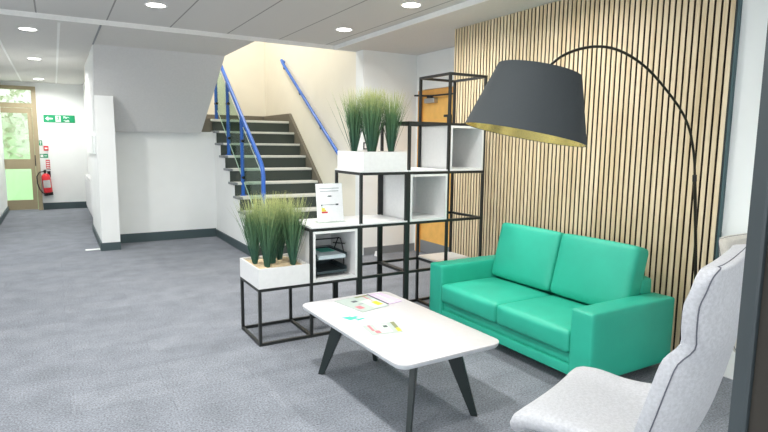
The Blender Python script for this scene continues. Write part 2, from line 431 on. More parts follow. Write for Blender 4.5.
# ---------------------------------------------------------------- staircase
NY, NZ, G = 6.65, .18, .233
st = thing('staircase', 'white-sided flight of stairs with pale treads and dark risers', 'staircase', (2.73, NY, 0))
for n in range(1, 10):
    y = NY + G*(n-1); z = NZ*n
    bm = bmesh.new(); box(bm, 2.15, 3.35, y-.02, y+G+.01, z-.032, z, .006, 2); td = obj('tread', bm, 'tread', st)
    bm = bmesh.new(); box(bm, 2.085, 2.149, y-.02, y+G+.01, z-.032, z, .004, 1); obj('tread_end', bm, 'kick', td)
for n in range(1, 11):
    y = NY + G*(n-1); z = NZ*n
    bm = bmesh.new(); box(bm, 2.112, 3.35, y-.008, y+.004, z-NZ, z-.032); obj('riser', bm, 'riser', st)
poly = [(NY+.012, 0)]
for n in range(1, 10):
    y = NY + G*(n-1) + .005; poly += [(y, NZ*n-.033), (y+G, NZ*n-.033)]
poly += [(8.752, 1.6), (8.752, 0)]
bm = bmesh.new(); prism(bm, poly, 'x', 2.11, 2.145); obj('side_panel', bm, 'wall', st)
sbox('floor_landing', (.601, 3.40, 8.765, 10.05, 1.6, 1.80), 'skirt2')
bm = bmesh.new(); box(bm, 2.085, 3.35, 8.725, 8.764, 1.766, 1.802, .005, 1); obj('landing_nosing', bm, 'tread', st)
yy = lambda y: NZ*(1+(y-NY)/G)
bm = bmesh.new(); prism(bm, [(NY-.05, 0), (NY-.05, .1), (8.75, yy(8.75)+.13), (8.75, 1.6), (7.2, 0.1), (7.2, 0)], 'x', 3.352, 3.398); obj('wall_stringer', bm, 'skirt2', st)
bm = bmesh.new(); box(bm, 3.352, 3.398, 8.76, 10.02, 1.801, 1.93); box(bm, .7, 3.398, 10.02, 10.045, 1.801, 1.93); struct('baseboard_landing', bm, 'skirt2')
# glass balustrade
bl = thing('stair_balustrade', 'blue steel and glass balustrade on the open side of the stairs', 'balustrade', (2.16, NY, 0))
RX = 2.225
rail = lambda y: 1.18 + .765*(y-6.75)
for y, zb in ((7.58, .72), (8.26, 1.26), (8.93, 1.80)):
    bm = bmesh.new(); tube(bm, [(RX, y, zb), (RX, y, rail(y)-.02)], .026, 12); tube(bm, [(RX, y, zb), (RX, y, zb+.012)], .045, 14); p_ = obj('post', bm, 'blue', bl, True)
    for dz in (.25, .75):
        bm = bmesh.new(); tube(bm, [(RX, y-.05, zb+dz), (RX, y+.05, zb+dz+.0)], .022, 8); obj('clamp', bm, 'darkm', p_, True)
bm = bmesh.new()
tube(bm, [(RX, 8.96, rail(8.96)), (RX, 7.8, rail(7.8)), (RX, 6.86, rail(6.86)), (RX, 6.78, rail(6.78)-.005), (RX, 6.72, 1.12), (RX, 6.70, 1.03), (RX, 6.70, .6), (RX, 6.70, .181)], .027, 12)
obj('handrail', bm, 'blue2', bl, True)
for a, b in ((6.75, 7.52), (7.64, 8.20), (8.32, 8.87)):
    bm = bmesh.new(); prism(bm, [(a, rail(a)-.86), (b, rail(b)-.86), (b, rail(b)-.12), (a, rail(a)-.12)], 'x', RX-.005, RX+.005); g_ = obj('glass_panel', bm, 'glass', bl)
    for dz in (.863, .117):
        bm = bmesh.new(); tube(bm, [(RX, a, rail(a)-dz), (RX, b, rail(b)-dz)], .006, 6); obj('panel_edge', bm, 'glassedge', g_)
# wall handrail
wr = thing('wall_handrail', 'blue round handrail fixed to the cream stairwell wall', 'handrail', (3.33, 6.6, 1.1))
r2 = lambda y: 1.257 + .687*(y-6.768)
bm = bmesh.new(); tube(bm, [(3.335, 6.5, r2(6.5)), (3.335, 8.95, r2(8.95)), (3.335, 9.0, r2(9.0)+.02), (3.36, 9.03, r2(9.0)+.015), (3.398, 9.03, r2(9.0)-.01)], .024, 12); obj('rail', bm, 'blue2', wr, True)
for y in (6.7, 7.46, 8.25, 8.92):
    bm = bmesh.new(); tube(bm, [(3.335, y, r2(y)-.02), (3.345, y, r2(y)-.07), (3.398, y, r2(y)-.08)], .011, 8); tube(bm, [(3.388, y, r2(y)-.08), (3.399, y, r2(y)-.08)], .03, 12); obj('bracket', bm, 'darkm', wr, True)

# ---------------------------------------------------------------- lights in the ceiling
def downlight(x, y, zc, label, first=[None]):
    if first[0] is None:
        t = thing('ceiling_downlight', label, 'ceiling light', (x, y, zc), 'recessed downlights')
        bm = bmesh.new(); lathe(bm, [(.078, zc-.002), (.098, zc-.004), (.100, zc-.0005), (.078, zc-.0005)], 32, Matrix.Translation((x, y, 0)), True); obj('trim_ring', bm, 'trimw', t, True)
        bm = bmesh.new(); lathe(bm, [(.079, zc-.0035), (.079, zc-.0015)], 32, Matrix.Translation((x, y, 0))); obj('diffuser', bm, 'led', t)
        first[0] = t
    else:
        t = copy_tree(first[0]); t.location = (x, y, zc); t['label'] = label
    ld = bpy.data.lights.new('downlight_lamp', 'AREA'); ld.shape = 'DISK'; ld.size = .15; ld.energy = DL * (1.35 if y > 6.5 else 1); ld.color = (1, .99, .95); ld.spread = math.radians(160)
    lo = bpy.data.objects.new('downlight_lamp', ld); C.objects.link(lo); lo.location = (x, y, zc-.012)
DL = 18
downlight(.86, 5.5, CT, 'round downlight in the tiled ceiling directly left of the stair opening')
downlight(2.75, 5.51, CT, 'round downlight in the tiled ceiling nearest the upper tall grasses')
downlight(2.77, 4.236, CT, 'round downlight in the tiled ceiling beside the slatted wall top')
downlight(-.168, 7.17, CP, 'nearest and largest-looking downlight of the corridor ceiling')
downlight(-.171, 9.68, CP, 'middle of the three downlights in the corridor ceiling')
downlight(-.18, 12.8, CP, 'farthest corridor downlight, just before the exit door')
for x, y in ((.86, 4.236), (.86, 2.96), (.86, 1.69), (.86, .42), (2.77, 2.96), (2.0, -1.4), (-1.03, 1.69), (-1.03, 4.236), (-1.03, -.85)):
    ld = bpy.data.lights.new('downlight_lamp', 'AREA'); ld.shape = 'DISK'; ld.size = .15; ld.energy = DL; ld.color = (1, .99, .95); ld.spread = math.radians(160)
    lo = bpy.data.objects.new('downlight_lamp', ld); C.objects.link(lo); lo.location = (x, y, CT-.012)
def area(name, loc, rot, sx, sy, e, c):
    ld = bpy.data.lights.new(name, 'AREA'); ld.shape = 'RECTANGLE'; ld.size = sx; ld.size_y = sy; ld.energy = e; ld.color = c
    lo = bpy.data.objects.new(name, ld); C.objects.link(lo); lo.location = loc; lo.rotation_euler = rot; return lo
DAY = (.92, .98, 1.0)
for y in (-1.6, .8, 3.2): area('window_daylight', (-3.19, y, 1.6), (0, -PI/2, 0), 1.4, 2.0, 26, DAY)
for x in (-1.5, 1.1): area('window_daylight', (x, -3.29, 1.6), (PI/2, 0, 0), 2.2, 1.6, 24, DAY)
area('stairwell_ceiling_lamp', (2.0, 8.4, 5.28), (0, 0, 0), .6, .6, 95, (1, .97, .92))

# ---------------------------------------------------------------- corridor things
FY = 13.6
def wall_sign(name, label, cat, x0, x1, z0, z1, m, y=FY, t=.012):
    th = thing(name, label, cat, ((x0+x1)/2, y, z0))
    bm = bmesh.new(); box(bm, x0, x1, y-t, y-.0005, z0, z1); obj('plate', bm, m, th); return th
ex = wall_sign('fire_exit_sign', 'wide green fire exit sign with white arrow high on the far corridor wall', 'sign', -.155, .415, 1.82, 1.975, 'signgreen')
rx = Matrix.Rotation(PI/2, 4, 'X')
def onwall(x, z, y=FY-.0135): return Matrix.Translation((x, y, z)) @ rx
bm = bmesh.new(); yf0, yf1 = FY-.0155, FY-.0125
prism(bm, [(-.125, 1.898), (-.07, 1.943), (-.07, 1.912), (0.01, 1.912), (0.01, 1.884), (-.07, 1.884), (-.07, 1.853)], 'y', yf0, yf1)
obj('arrow', bm, 'signwhite', ex)
bm = bmesh.new(); prism(bm, [(.06, 1.835), (.155, 1.835), (.155, 1.96), (.06, 1.96)], 'y', yf0, yf1); pg = obj('pictogram', bm, 'signwhite', ex)
bm = bmesh.new(); y2, y3 = FY-.018, FY-.0153
prism(bm, [(.112+.011*math.cos(a*PI/6), 1.944+.011*math.sin(a*PI/6)) for a in range(12)], 'y', y2, y3)
for q in ([(.105, 1.93), (.122, 1.93), (.115, 1.89), (.10, 1.89)], [(.10, 1.895), (.113, 1.895), (.09, 1.868), (.075, 1.85), (.07, 1.855)],
          [(.102, 1.895), (.116, 1.895), (.128, 1.872), (.125, 1.845), (.117, 1.845), (.117, 1.868)], [(.108, 1.93), (.105, 1.922), (.085, 1.915), (.08, 1.925)], [(.12, 1.93), (.138, 1.91), (.13, 1.905), (.116, 1.92)]):
    prism(bm, q, 'y', y2, y3)
obj('running_man', bm, 'signgreen', pg)
text_mesh('Fire\nexit', .068, onwall(.205, 1.905), 'signwhite', ex, bold=.002)
cp = thing('call_point', 'white box with a red break-glass unit under it beside the exit door', 'fire alarm call point', (-.15, FY, 1.22))
bm = bmesh.new(); box(bm, -.20, -.10, FY-.04, FY+.0005, 1.332, 1.52, .006, 1); obj('white_box', bm, 'plastic', cp)
bm = bmesh.new(); box(bm, -.185, -.10, FY-.045, FY-.0005, 1.235, 1.33, .006, 1); rb = obj('red_box', bm, 'red', cp)
bm = bmesh.new(); box(bm, -.168, -.117, FY-.048, FY-.0445, 1.262, 1.30); obj('front_pane', bm, 'signwhite', rb)
t = wall_sign('green_safety_sign', 'small square green safety sign right beside the exit door frame', 'sign', -.262, -.205, 1.34, 1.445, 'signgreen', t=.006)
bm = bmesh.new(); prism(bm, [(-.248, 1.40), (-.219, 1.40), (-.219, 1.425), (-.248, 1.425)], 'y', FY-.009, FY-.0055); prism(bm, [(-.240, 1.355), (-.227, 1.355), (-.227, 1.395), (-.240, 1.395)], 'y', FY-.009, FY-.0055); obj('symbol', bm, 'signwhite', t)
t = wall_sign('green_arrow_sign', 'small oblong green sign between the call point and the extinguisher sign', 'sign', -.262, -.115, 1.085, 1.165, 'signgreen', t=.006)
bm = bmesh.new(); prism(bm, [(-.25, 1.10), (-.20, 1.10), (-.20, 1.15), (-.25, 1.15)], 'y', FY-.009, FY-.0055); prism(bm, [(-.185, 1.118), (-.13, 1.118), (-.13, 1.132), (-.185, 1.132)], 'y', FY-.009, FY-.0055); obj('symbol', bm, 'signwhite', t)
t = wall_sign('extinguisher_sign', 'white and red instruction sign right above the fire extinguisher', 'sign', -.165, -.09, .86, 1.045, 'signred', t=.006)
bm = bmesh.new()
for z in (.88, .92, .96, 1.0): prism(bm, [(-.155, z), (-.10, z), (-.10, z+.016), (-.155, z+.016)], 'y', FY-.009, FY-.0055)
obj('printing', bm, 'signwhite', t)
fe = thing('fire_extinguisher', 'red fire extinguisher hung on the far corridor wall', 'fire extinguisher', (-.12, FY-.1, .3))
T = Matrix.Translation((-.12, FY-.095, 0)) @ Matrix.Rotation(math.radians(-5), 4, 'Y')
bm = bmesh.new(); lathe(bm, [(.001, .34), (.06, .345), (.08, .36), (.082, .40), (.082, .68), (.075, .72), (.05, .755), (.025, .765), (.001, .768)], 28, T); obj('cylinder', bm, 'red', fe, True)
bm = bmesh.new(); lathe(bm, [(.06, .305), (.084, .31), (.086, .37), (.081, .372)], 28, T); obj('base_ring', bm, 'cable', fe, True)
bm = bmesh.new(); lathe(bm, [(.02, .766), (.02, .80), (.03, .805), (.03, .82), (.012, .83)], 16, T); box(bm, -.02, .11, -.012, .012, .83, .842, mx=T); box(bm, .0, .10, -.01, .01, .80, .81, mx=T); obj('valve_handle', bm, 'cable', fe, True)
bm = bmesh.new(); tube(bm, [T @ Vector(p) for p in ((-.02, 0, .81), (-.10, 0, .80), (-.155, -.01, .72), (-.165, -.02, .58), (-.14, -.03, .45), (-.10, -.04, .38), (-.06, -.08, .345))], [.011]*6+[.018], 8); obj('hose', bm, 'cable', fe, True)
bm = bmesh.new()
pts = [T @ Vector((.0835*math.sin(a), -.0835*math.cos(a), z)) for z in (.47, .63) for a in [i*PI/14-.9 for i in range(9)]]
vs = [bm.verts.new(p) for p in pts]
for i in range(8): bm.faces.new((vs[i], vs[i+1], vs[9+i+1], vs[9+i]))
for z0_, z1_ in (): pass
bmesh.ops.solidify(bm, geom=bm.faces[:], thickness=.001); obj('instruction_label', bm, 'signwhite', fe)
bm = bmesh.new(); box(bm, -.15, -.09, FY-.02, FY-.0005, .68, .80); obj('wall_bracket', bm, 'darkm', fe)
sw = thing('wall_switch', 'small pale switch plate alone on the far corridor wall', 'light switch', (.126, FY, 1.23))
bm = bmesh.new(); box(bm, .07, .18, FY-.012, FY-.0005, 1.235, 1.305, .003, 1); obj('plate', bm, 'trimw', sw)
bm = bmesh.new(); box(bm, .10, .15, FY-.018, FY-.011, 1.25, 1.29, .002, 1); obj('rocker', bm, 'plastic', sw)
rd = thing('radiator', 'white panel radiator on the right corridor wall', 'radiator', (.57, 11.4, .14))
bm = bmesh.new()
box(bm, .50, .515, 10.5, 12.4, .16, .76, .004, 1)
y = 10.54
while y < 12.36: box(bm, .492, .502, y, y+.03, .19, .73, .003, 1); y += .055
obj('panel', bm, 'rad', rd)
bm = bmesh.new(); box(bm, .50, .58, 10.49, 12.41, .76, .785); obj('top_grille', bm, 'rad', rd)
for y in (10.9, 11.9):
    bm = bmesh.new(); box(bm, .515, .599, y, y+.04, .2, .7); obj('wall_bracket', bm, 'darkm', rd)
bm = bmesh.new(); tube(bm, [(.55, 10.46, .0), (.55, 10.46, .2), (.55, 10.52, .22)], .012, 8); tube(bm, [(.55, 10.46, .17), (.55, 10.46, .27)], .022, 10); obj('valve', bm, 'plastic', rd, True)
nt_ = thing('wall_notice', 'blank white notice sheet on the right corridor wall', 'notice', (.478, 9.0, 1.25))
bm = bmesh.new(); box(bm, .452, .4805, 8.45, 9.95, 1.27, 1.53, .002, 1); obj('sheet', bm, 'signwhite', nt_)
ts = bmesh.new(); box(ts, .285, .46, 8.22, 8.30, .0, .006)
tag(obj('floor_tape_strip', ts, 'signwhite'), 'short white strip on the carpet at the foot of the corridor pillar', 'floor strip')
sk2 = thing('socket_plate', 'small dark-edged switch plate on the wall behind the upper grasses', 'light switch', (3.46, YB, 1.4))
bm = bmesh.new(); box(bm, 3.405, 3.50, YB-.01, YB-.0005, 1.38, 1.47, .002, 1); obj('plate', bm, 'darkm', sk2)
bm = bmesh.new(); box(bm, 3.418, 3.487, YB-.014, YB-.0095, 1.393, 1.457, .002, 1); obj('rocker', bm, 'plastic', sk2)
bm = bmesh.new(); lathe(bm, [(.03, 0), (.032, .01), (.022, .045), (.02, .06), (.001, .064)], 16, Matrix.Translation((3.55, 6.15, 0)))
tag(obj('door_stop', bm, 'plastic', None, True), 'tiny white door stop on the carpet below the wall beside the orange door', 'door stop')

# ---------------------------------------------------------------- outside
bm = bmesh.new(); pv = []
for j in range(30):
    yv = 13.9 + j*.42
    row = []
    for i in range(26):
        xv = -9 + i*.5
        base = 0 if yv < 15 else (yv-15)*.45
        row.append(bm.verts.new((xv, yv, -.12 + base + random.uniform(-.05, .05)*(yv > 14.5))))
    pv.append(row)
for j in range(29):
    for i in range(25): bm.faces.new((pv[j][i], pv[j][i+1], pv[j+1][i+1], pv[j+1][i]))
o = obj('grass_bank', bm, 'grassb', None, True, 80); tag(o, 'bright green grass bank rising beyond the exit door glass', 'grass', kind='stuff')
bm = bmesh.new()
for i in range(1500):
    c = Vector((random.uniform(-8, 3), random.uniform(17.5, 20), 0)); c.z = -.1 + (c.y-15)*.45 + random.random()**1.5*1.5
    s = random.uniform(.06, .18); q = Matrix.Rotation(random.uniform(0, 6.3), 3, Vector((random.random()-.5, random.random()-.5, random.random()-.5)).normalized())
    vs = [bm.verts.new(c + q @ Vector(p)*s) for p in ((-1, 0, 0), (0, -.5, .1), (1, 0, 0), (0, .5, .1))]; bm.faces.new(vs)
o = obj('bank_foliage', bm, 'hedge'); tag(o, 'pale loose foliage high on the bank outside the exit door', 'foliage', kind='stuff')

# ---------------------------------------------------------------- shelving
PX = .406; X0 = 1.19; YF, YK = 3.727, 4.157; LV = [0, .42, .825, 1.232, 1.632, 2.042]; w = .021
def shelf_unit(label, cells, xs):
    """cells: number of levels per bay; xs: post centre x"""
    t = thing('shelving_frame', label, 'shelving unit', ((xs[0]+xs[-1])/2, (YF+YK)/2, 0), 'black open metal shelving frames')
    seen = set()
    def b(nm, p, q):
        key = (tuple(p), tuple(q))
        if key in seen: return
        seen.add(key); bm = bmesh.new(); bar(bm, p, q, w); obj(nm, bm, 'frame', t)
    n = len(cells)
    for i, x in enumerate(xs):
        h = max(cells[i-1] if i > 0 else 0, cells[i] if i < n else 0)
        for y in (YF, YK): b('post', (x, y, 0), (x, y, LV[h]))
    for i in range(n):
        for l in range(cells[i]+1):
            z = LV[l] - w/2 if l else w/2
            for y in (YF, YK): b('rail', (xs[i]+w/2, y, z), (xs[i+1]-w/2, y, z))
    for i, x in enumerate(xs):
        h = max(cells[i-1] if i > 0 else 0, cells[i] if i < n else 0)
        for l in range(h+1):
            z = LV[l] - w/2 if l else w/2
            b('cross_rail', (x, YF+w/2, z), (x, YK-w/2, z))
    return t
XA = [1.197, 1.592, 1.985]; XB = [2.008, 2.420]; XC = [2.443, 2.836, 3.215]
shelf_unit('lowest black metal frame of two steps holding planter and letter tray box', [1, 2], XA)
shelf_unit('middle black metal frame three cells tall carrying the upper white planter', [3], XB)
shelf_unit('tallest black metal frame of two bays standing against the slatted wall', [4, 5], XC)
def cube_box(xs, l, label, delta=[None]):
    x0, x1 = xs[0]+w/2+.002, xs[1]-w/2-.002; z0, z1 = LV[l-1]+.001, LV[l]-w/2-.012
    t = thing('white_box_shelf', label, 'box shelf', ((x0+x1)/2, 3.94, z0), 'white box shelves in the frames')
    th = .018; ya, yb = YF-.012, YK+.012
    bm = bmesh.new()
    box(bm, x0, x0+th, ya, yb, z0, z1); box(bm, x1-th, x1, ya, yb, z0, z1)
    box(bm, x0+th, x1-th, ya, yb, z0, z0+th); box(bm, x0+th, x1-th, ya, yb, z1-th, z1)
    obj('carcass', bm, 'whitelam', t)
    bm = bmesh.new(); box(bm, x0+th, x1-th, yb-.012, yb-.004, z0+th, z1-th); bk = obj('back_panel', bm, 'whitelam', t)
    bm = bmesh.new()
    for z in (z0+.10, z1-.10): tube(bm, [(x0+.075, yb-.0125, z), (x0+.075, yb-.016, z)], .006, 10)
    obj('cam_caps', bm, 'ink', bk)
    return x0, x1, z0+th, z1
b2 = cube_box(XA[1:3], 2, 'white box shelf holding the letter tray in the lowest frame')
b4 = cube_box(XC[0:2], 3, 'empty white box shelf in the tall frame, lower and left of the two')
b5 = cube_box(XC[1:3], 4, 'empty white box shelf in the tall frame touching the lamp shade edge')
def board(x0, x1, z, label):
    bm = bmesh.new(); box(bm, x0, x1, YF-.012, YK+.012, z+.0005, z+.013, .001, 1)
    tag(obj('shelf_board', bm, 'whitelam'), label, 'shelf', 'white shelf boards on the frames')
board(XA[1]+.0, XA[2]+.01, LV[2], 'white board under the paper sign on top of the letter tray box')
board(XB[0]-.01, XB[1]+.01, LV[2], 'empty white shelf board right of the paper sign stand')
board(XB[0]-.01, XB[1]+.01, LV[3], 'white board directly under the upper planter')
board(XC[0]-.01, XC[1]-.012, LV[3], 'narrow white board between the upper planter and the box shelf above')
board(XC[1]-.0, XC[2]+.01, LV[1], 'low white shelf board just behind the sofa arm')

# planters with tall grasses
def planter(x0, x1, zb, label, spots, hh, seed):
    rnd = random.Random(seed)
    xc = (x0+x1)/2; t = thing('grass_planter', label, 'planter', (xc, 3.94, zb), 'white planters of tall grass')
    y0_, y1_ = YF-.012, YK+.012; th = .012; zt = zb+.145
    bm = bmesh.new()
    box(bm, x0, x1, y0_, y1_, zb, zb+.01); box(bm, x0, x0+th, y0_, y1_, zb+.01, zt); box(bm, x1-th, x1, y0_, y1_, zb+.01, zt)
    box(bm, x0+th, x1-th, y0_, y0_+th, zb+.01, zt); box(bm, x0+th, x1-th, y1_-th, y1_, zb+.01, zt)
    obj('trough', bm, 'whitelam', t)
    bm = bmesh.new(); nx = 14
    gr = [[bm.verts.new((x0+th + (x1-x0-2*th)*i/nx, y0_+th+(y1_-y0_-2*th)*j/nx, zt-.022+rnd.uniform(-.006, .006))) for j in range(nx+1)] for i in range(nx+1)]
    for i in range(nx):
        for j in range(nx): bm.faces.new((gr[i][j], gr[i+1][j], gr[i+1][j+1], gr[i][j+1]))
    r_ = bmesh.ops.extrude_face_region(bm, geom=bm.faces[:])
    for v in [v for v in r_['geom'] if isinstance(v, bmesh.types.BMVert)]: v.co.z = zb+.011
    obj('planting_fill', bm, 'sand', t, True)
    for (px, py) in spots:
        c = Vector((px, py, zt-.025)); bm = bmesh.new()
        tube(bm, [c-Vector((0, 0, .02)), c+Vector((0, 0, .05)), c+Vector((0, 0, .14)), c+Vector((0, 0, .25))], [.016, .019, .022, .012], 8)
        for k in range(250):
            a = rnd.uniform(0, 2*PI); rr = rnd.random()**.6
            h = hh*rnd.uniform(.72, 1.06); sp_ = rr*rnd.uniform(.08, .17)
            if k % 14 == 0: sp_ *= 1.6
            d = Vector((math.cos(a), math.sin(a), 0)); side = Vector((-d.y, d.x, 0)); a2 = rnd.uniform(-1, 1); side = (side + d*a2).normalized()
            base = c + d*rr*.018
            wd = rnd.uniform(.0022, .0042); prev = None; cu_ = rnd.uniform(.9, 2.4)
            for s in range(6):
                f = s/5.0; p = base + d*(sp_*f**cu_) + Vector((0, 0, h*f*(1-.04*f*rr)))
                ww = wd*(1-f**2.5*.93)*(1 if s else .8)
                e = (bm.verts.new(p-side*ww), bm.verts.new(p+side*ww+d*ww*.3))
                if prev: bm.faces.new((prev[0], prev[1], e[1], e[0]))
                prev = e
        me_o = obj('grass_clump', bm, 'grass', t, True, 180)
        # blades coloured by height above the fill: shift mesh so z=0 is the clump base
        me_o.data.transform(Matrix.Translation(-c)); me_o.location = me_o.location + c
planter(1.187, 1.575, LV[1]+.001, 'low white planter of tall grass at the left end of the shelving', [(1.26, 4.02), (1.30, 3.86), (1.385, 3.97), (1.475, 4.07), (1.50, 3.86)], .53, 3)
planter(2.022, 2.412, LV[3]+.014, 'high white planter of tall grass on the middle frame', [(2.09, 4.0), (2.15, 3.84), (2.235, 3.96), (2.30, 4.06), (2.35, 3.86)], .52, 5)

# paper sign in stand
ps = thing('paper_sign_stand', 'white upright paper sign in a clear stand beside the low grasses', 'sign', (1.84, 3.92, LV[2]+.014))
T = Matrix.Translation((1.835, 3.90, LV[2]+.0145)) @ Matrix.Rotation(math.radians(2), 4, 'Z') @ Matrix.Rotation(math.radians(-7), 4, 'X')
bm = bmesh.new(); box(bm, -.115, .115, 0, .002, .004, .302, mx=T); obj('paper', bm, 'paper', ps)
bm = bmesh.new(); box(bm, -.118, .118, .0025, .0055, 0.004, .305, mx=T); box(bm, -.118, .118, -.04, .07, 0, .003, mx=Matrix.Translation((1.835, 3.90, LV[2]+.0145))); obj('stand', bm, 'winglass', ps)
bm = bmesh.new()
for z, a, b in ((.262, -.085, .085), (.24, -.08, .08), (.20, -.02, .022), (.134, -.075, .07)): box(bm, a, b, -.0012, -.0002, z, z+.005, mx=T)
obj('printed_lines', bm, 'ink', ps)
bm = bmesh.new(); box(bm, -.078, -.066, -.0014, -.0002, .129, .14, mx=T); box(bm, .05, .074, -.0014, -.0002, .130, .142, mx=T); box(bm, -.012, .014, -.0014, -.0002, .198, .208, mx=T); obj('small_logo', bm, 'inkd', ps)
for i, (c_, w_) in enumerate((('palegreen', .012), ('yellow', .028), ('yellow', .038), ('signred', .052))):
    bm = bmesh.new(); box(bm, -.075, -.075+w_, -.0016, -.0002, .118-.014*i-.004, .129-.014*i-.003, mx=T); obj('rating_bar', bm, c_, ps)

# letter tray
lt = thing('letter_tray', 'dark wire mesh two-tier letter tray inside the white box shelf', 'letter tray', (1.78, 3.93, b2[2]))
zb = b2[2]; xa, xb, ya, yb = 1.655, 1.905, 3.765, 4.08
def wire(bm, pts, r=.0035): tube(bm, pts, r, 6)
for k, z in enumerate((zb+.03, zb+.135)):
    bm = bmesh.new()
    box(bm, xa, xb, ya, yb, z, z+.004)
    for (p, q) in (((xa, ya), (xa, yb)), ((xb, ya), (xb, yb)), ((xa, yb), (xb, yb))):
        bar(bm, (p[0], p[1], z+.02), (q[0], q[1], z+.02), .004, .036)
    bar(bm, (xa, ya, z+.007), (xb, ya, z+.007), .005, .018)
    wire(bm, [(xa, ya, z+.04), (xa, yb, z+.045), (xb, yb, z+.045), (xb, ya, z+.04)])
    obj('tray', bm, 'tray', lt)
bm = bmesh.new()
for x in (xa, xb):
    for y in (ya+.05, yb-.05):
        wire(bm, [(x, y, zb+.004), (x, y, zb+.03)], .005); wire(bm, [(x, y, zb+.06), (x, y, zb+.14)], .005)
    wire(bm, [(x, ya+.05, zb+.17), (x, ya+.11, zb+.272), (x, ya+.15, zb+.272), (x, ya+.22, zb+.175)], .005)
wire(bm, [(xa, ya+.13, zb+.272), (xb, ya+.13, zb+.272)], .005); wire(bm, [(xb, ya+.04, zb+.24), (xb, ya+.24, zb+.215)], .005)
obj('support_frame', bm, 'cable', lt)
bm = bmesh.new(); box(bm, xa+.012, xb-.012, ya-.006, yb-.02, zb+.1395, zb+.164)
tag(obj('paper_stack', bm, 'paper2'), 'pale stack of paper on the upper letter tray', 'paper')
bm = bmesh.new(); box(bm, xa+.10, xa+.22, ya+.15, yb-.03, zb+.1645, zb+.168, mx=None)
tag(obj('teal_leaflet', bm, 'tealink'), 'teal leaflet lying on the paper in the letter tray', 'leaflet')

# ---------------------------------------------------------------- coffee table
tx0, tx1, ty0, ty1, tz = 1.322, 1.982, 2.085, 3.27, .42
ct = thing('coffee_table', 'white rounded rectangular coffee table on dark splayed legs', 'coffee table', ((tx0+tx1)/2, (ty0+ty1)/2, 0))
def rrect(x0, x1, y0, y1, r, n=8):
    out = []
    for cx, cy, a0 in ((x1-r, y1-r, 0), (x0+r, y1-r, PI/2), (x0+r, y0+r, PI), (x1-r, y0+r, 1.5*PI)):
        for k in range(n+1): a = a0+PI/2*k/n; out.append((cx+r*math.cos(a), cy+r*math.sin(a)))
    return out
def slab(bm, prof, r):
    rings = []
    for (ins, z) in prof: rings.append([bm.verts.new((x, y, z)) for x, y in rrect(tx0+ins, tx1-ins, ty0+ins, ty1-ins, r-ins)])
    n = len(rings[0])
    for i in range(len(rings)-1):
        for k in range(n): bm.faces.new((rings[i][k], rings[i][(k+1) % n], rings[i+1][(k+1) % n], rings[i+1][k]))
    bm.faces.new(rings[0][::-1]); bm.faces.new(rings[-1])
bm = bmesh.new(); slab(bm, [(.0, tz-.008), (.0, tz-.002), (.003, tz)], .068); obj('tabletop', bm, 'tabletop', ct, True)
bm = bmesh.new(); slab(bm, [(.012, tz-.03), (.004, tz-.020), (.0005, tz-.008)], .068); obj('tabletop_edge', bm, 'tabedge', ct, True)
cxm, cym = (tx0+tx1)/2, (ty0+ty1)/2
for fx, fy in ((1.378, 3.075), (1.465, 2.195), (1.875, 2.175), (1.79, 3.10)):
    u = Vector((cxm-fx, cym-fy, 0)); u = Vector((math.copysign(.70, u.x), math.copysign(.714, u.y), 0)); v = Vector((-u.y, u.x, 0))
    f = Vector((fx, fy, 0)); top = f + u*.14 + Vector((0, 0, tz-.0305))
    bm = bmesh.new()
    A = [bm.verts.new(f + u*a*.018 + v*b*.013) for a, b in ((-1, -1), (1, -1), (1, 1), (-1, 1))]
    B = [bm.verts.new(top + u*a*.048 + v*b*.016) for a, b in ((-1, -1), (1, -1), (1, 1), (-1, 1))]
    for k in range(4): bm.faces.new((A[k], A[(k+1) % 4], B[(k+1) % 4], B[k]))
    bm.faces.new(A[::-1]); bm.faces.new(B)
    bmesh.ops.bevel(bm, geom=bm.edges[:], offset=.003, segments=2, affect='EDGES')
    obj('leg', bm, 'legm', ct, True, 30)
rz_ = Matrix.Translation((cxm, cym, 0)) @ Matrix.Rotation(math.radians(1.2), 4, 'Z') @ Matrix.Translation((-cxm, -cym, 0))
for ch in ct.children:
    if ch.name.startswith('tabletop'): ch.data.transform(rz_)
def flat(name, quad, z, m, label, cat, marks=(), th=.002):
    t = thing(name, label, cat, (sum(q[0] for q in quad)/4, sum(q[1] for q in quad)/4, z))
    bm = bmesh.new(); prism(bm, quad, 'z', z, z+th); obj('sheet', bm, m, t)
    Q = [Vector((q[0], q[1])) for q in quad]
    def uv(u, v): p = (Q[0]*(1-u)+Q[1]*u)*(1-v)+(Q[3]*(1-u)+Q[2]*u)*v; return (p.x, p.y)
    for i, (nm, mm, u0, u1, v0, v1) in enumerate(marks):
        bm = bmesh.new(); prism(bm, [uv(u0, v0), uv(u1, v0), uv(u1, v1), uv(u0, v1)], 'z', z+th-.0002, z+th+.0004+.0001*i); obj(nm, bm, mm, t)
flat('purple_magazine', [(1.79, 3.235), (1.90, 3.235), (1.925, 2.99), (1.80, 2.965)], tz+.0003, 'purple', 'mauve folded magazine nearest the far corner of the coffee table', 'magazine',
     (('dark_band', 'inkd', 0, .10, 0, 1), ('pale_strip', 'paper', .5, .56, .1, .9)), .004)
flat('open_brochure', [(1.53, 3.20), (1.785, 3.235), (1.80, 2.95), (1.58, 2.90)], tz+.0003, 'tinted', 'pale open brochure with yellow and red prints on the coffee table', 'brochure',
     (('green_panel', 'palegreen', .50, .98, .35, .95), ('yellow_print', 'yellow', .72, .92, .55, .85), ('red_print', 'pink', .10, .28, .62, .82), ('dark_print', 'inkd', .30, .46, .25, .36), ('top_bar', 'olive', .60, 1, .02, .10), ('text_block', 'ink', .33, .48, .50, .56), ('pink_bar', 'pink', .82, .86, .1, .5)), .003)
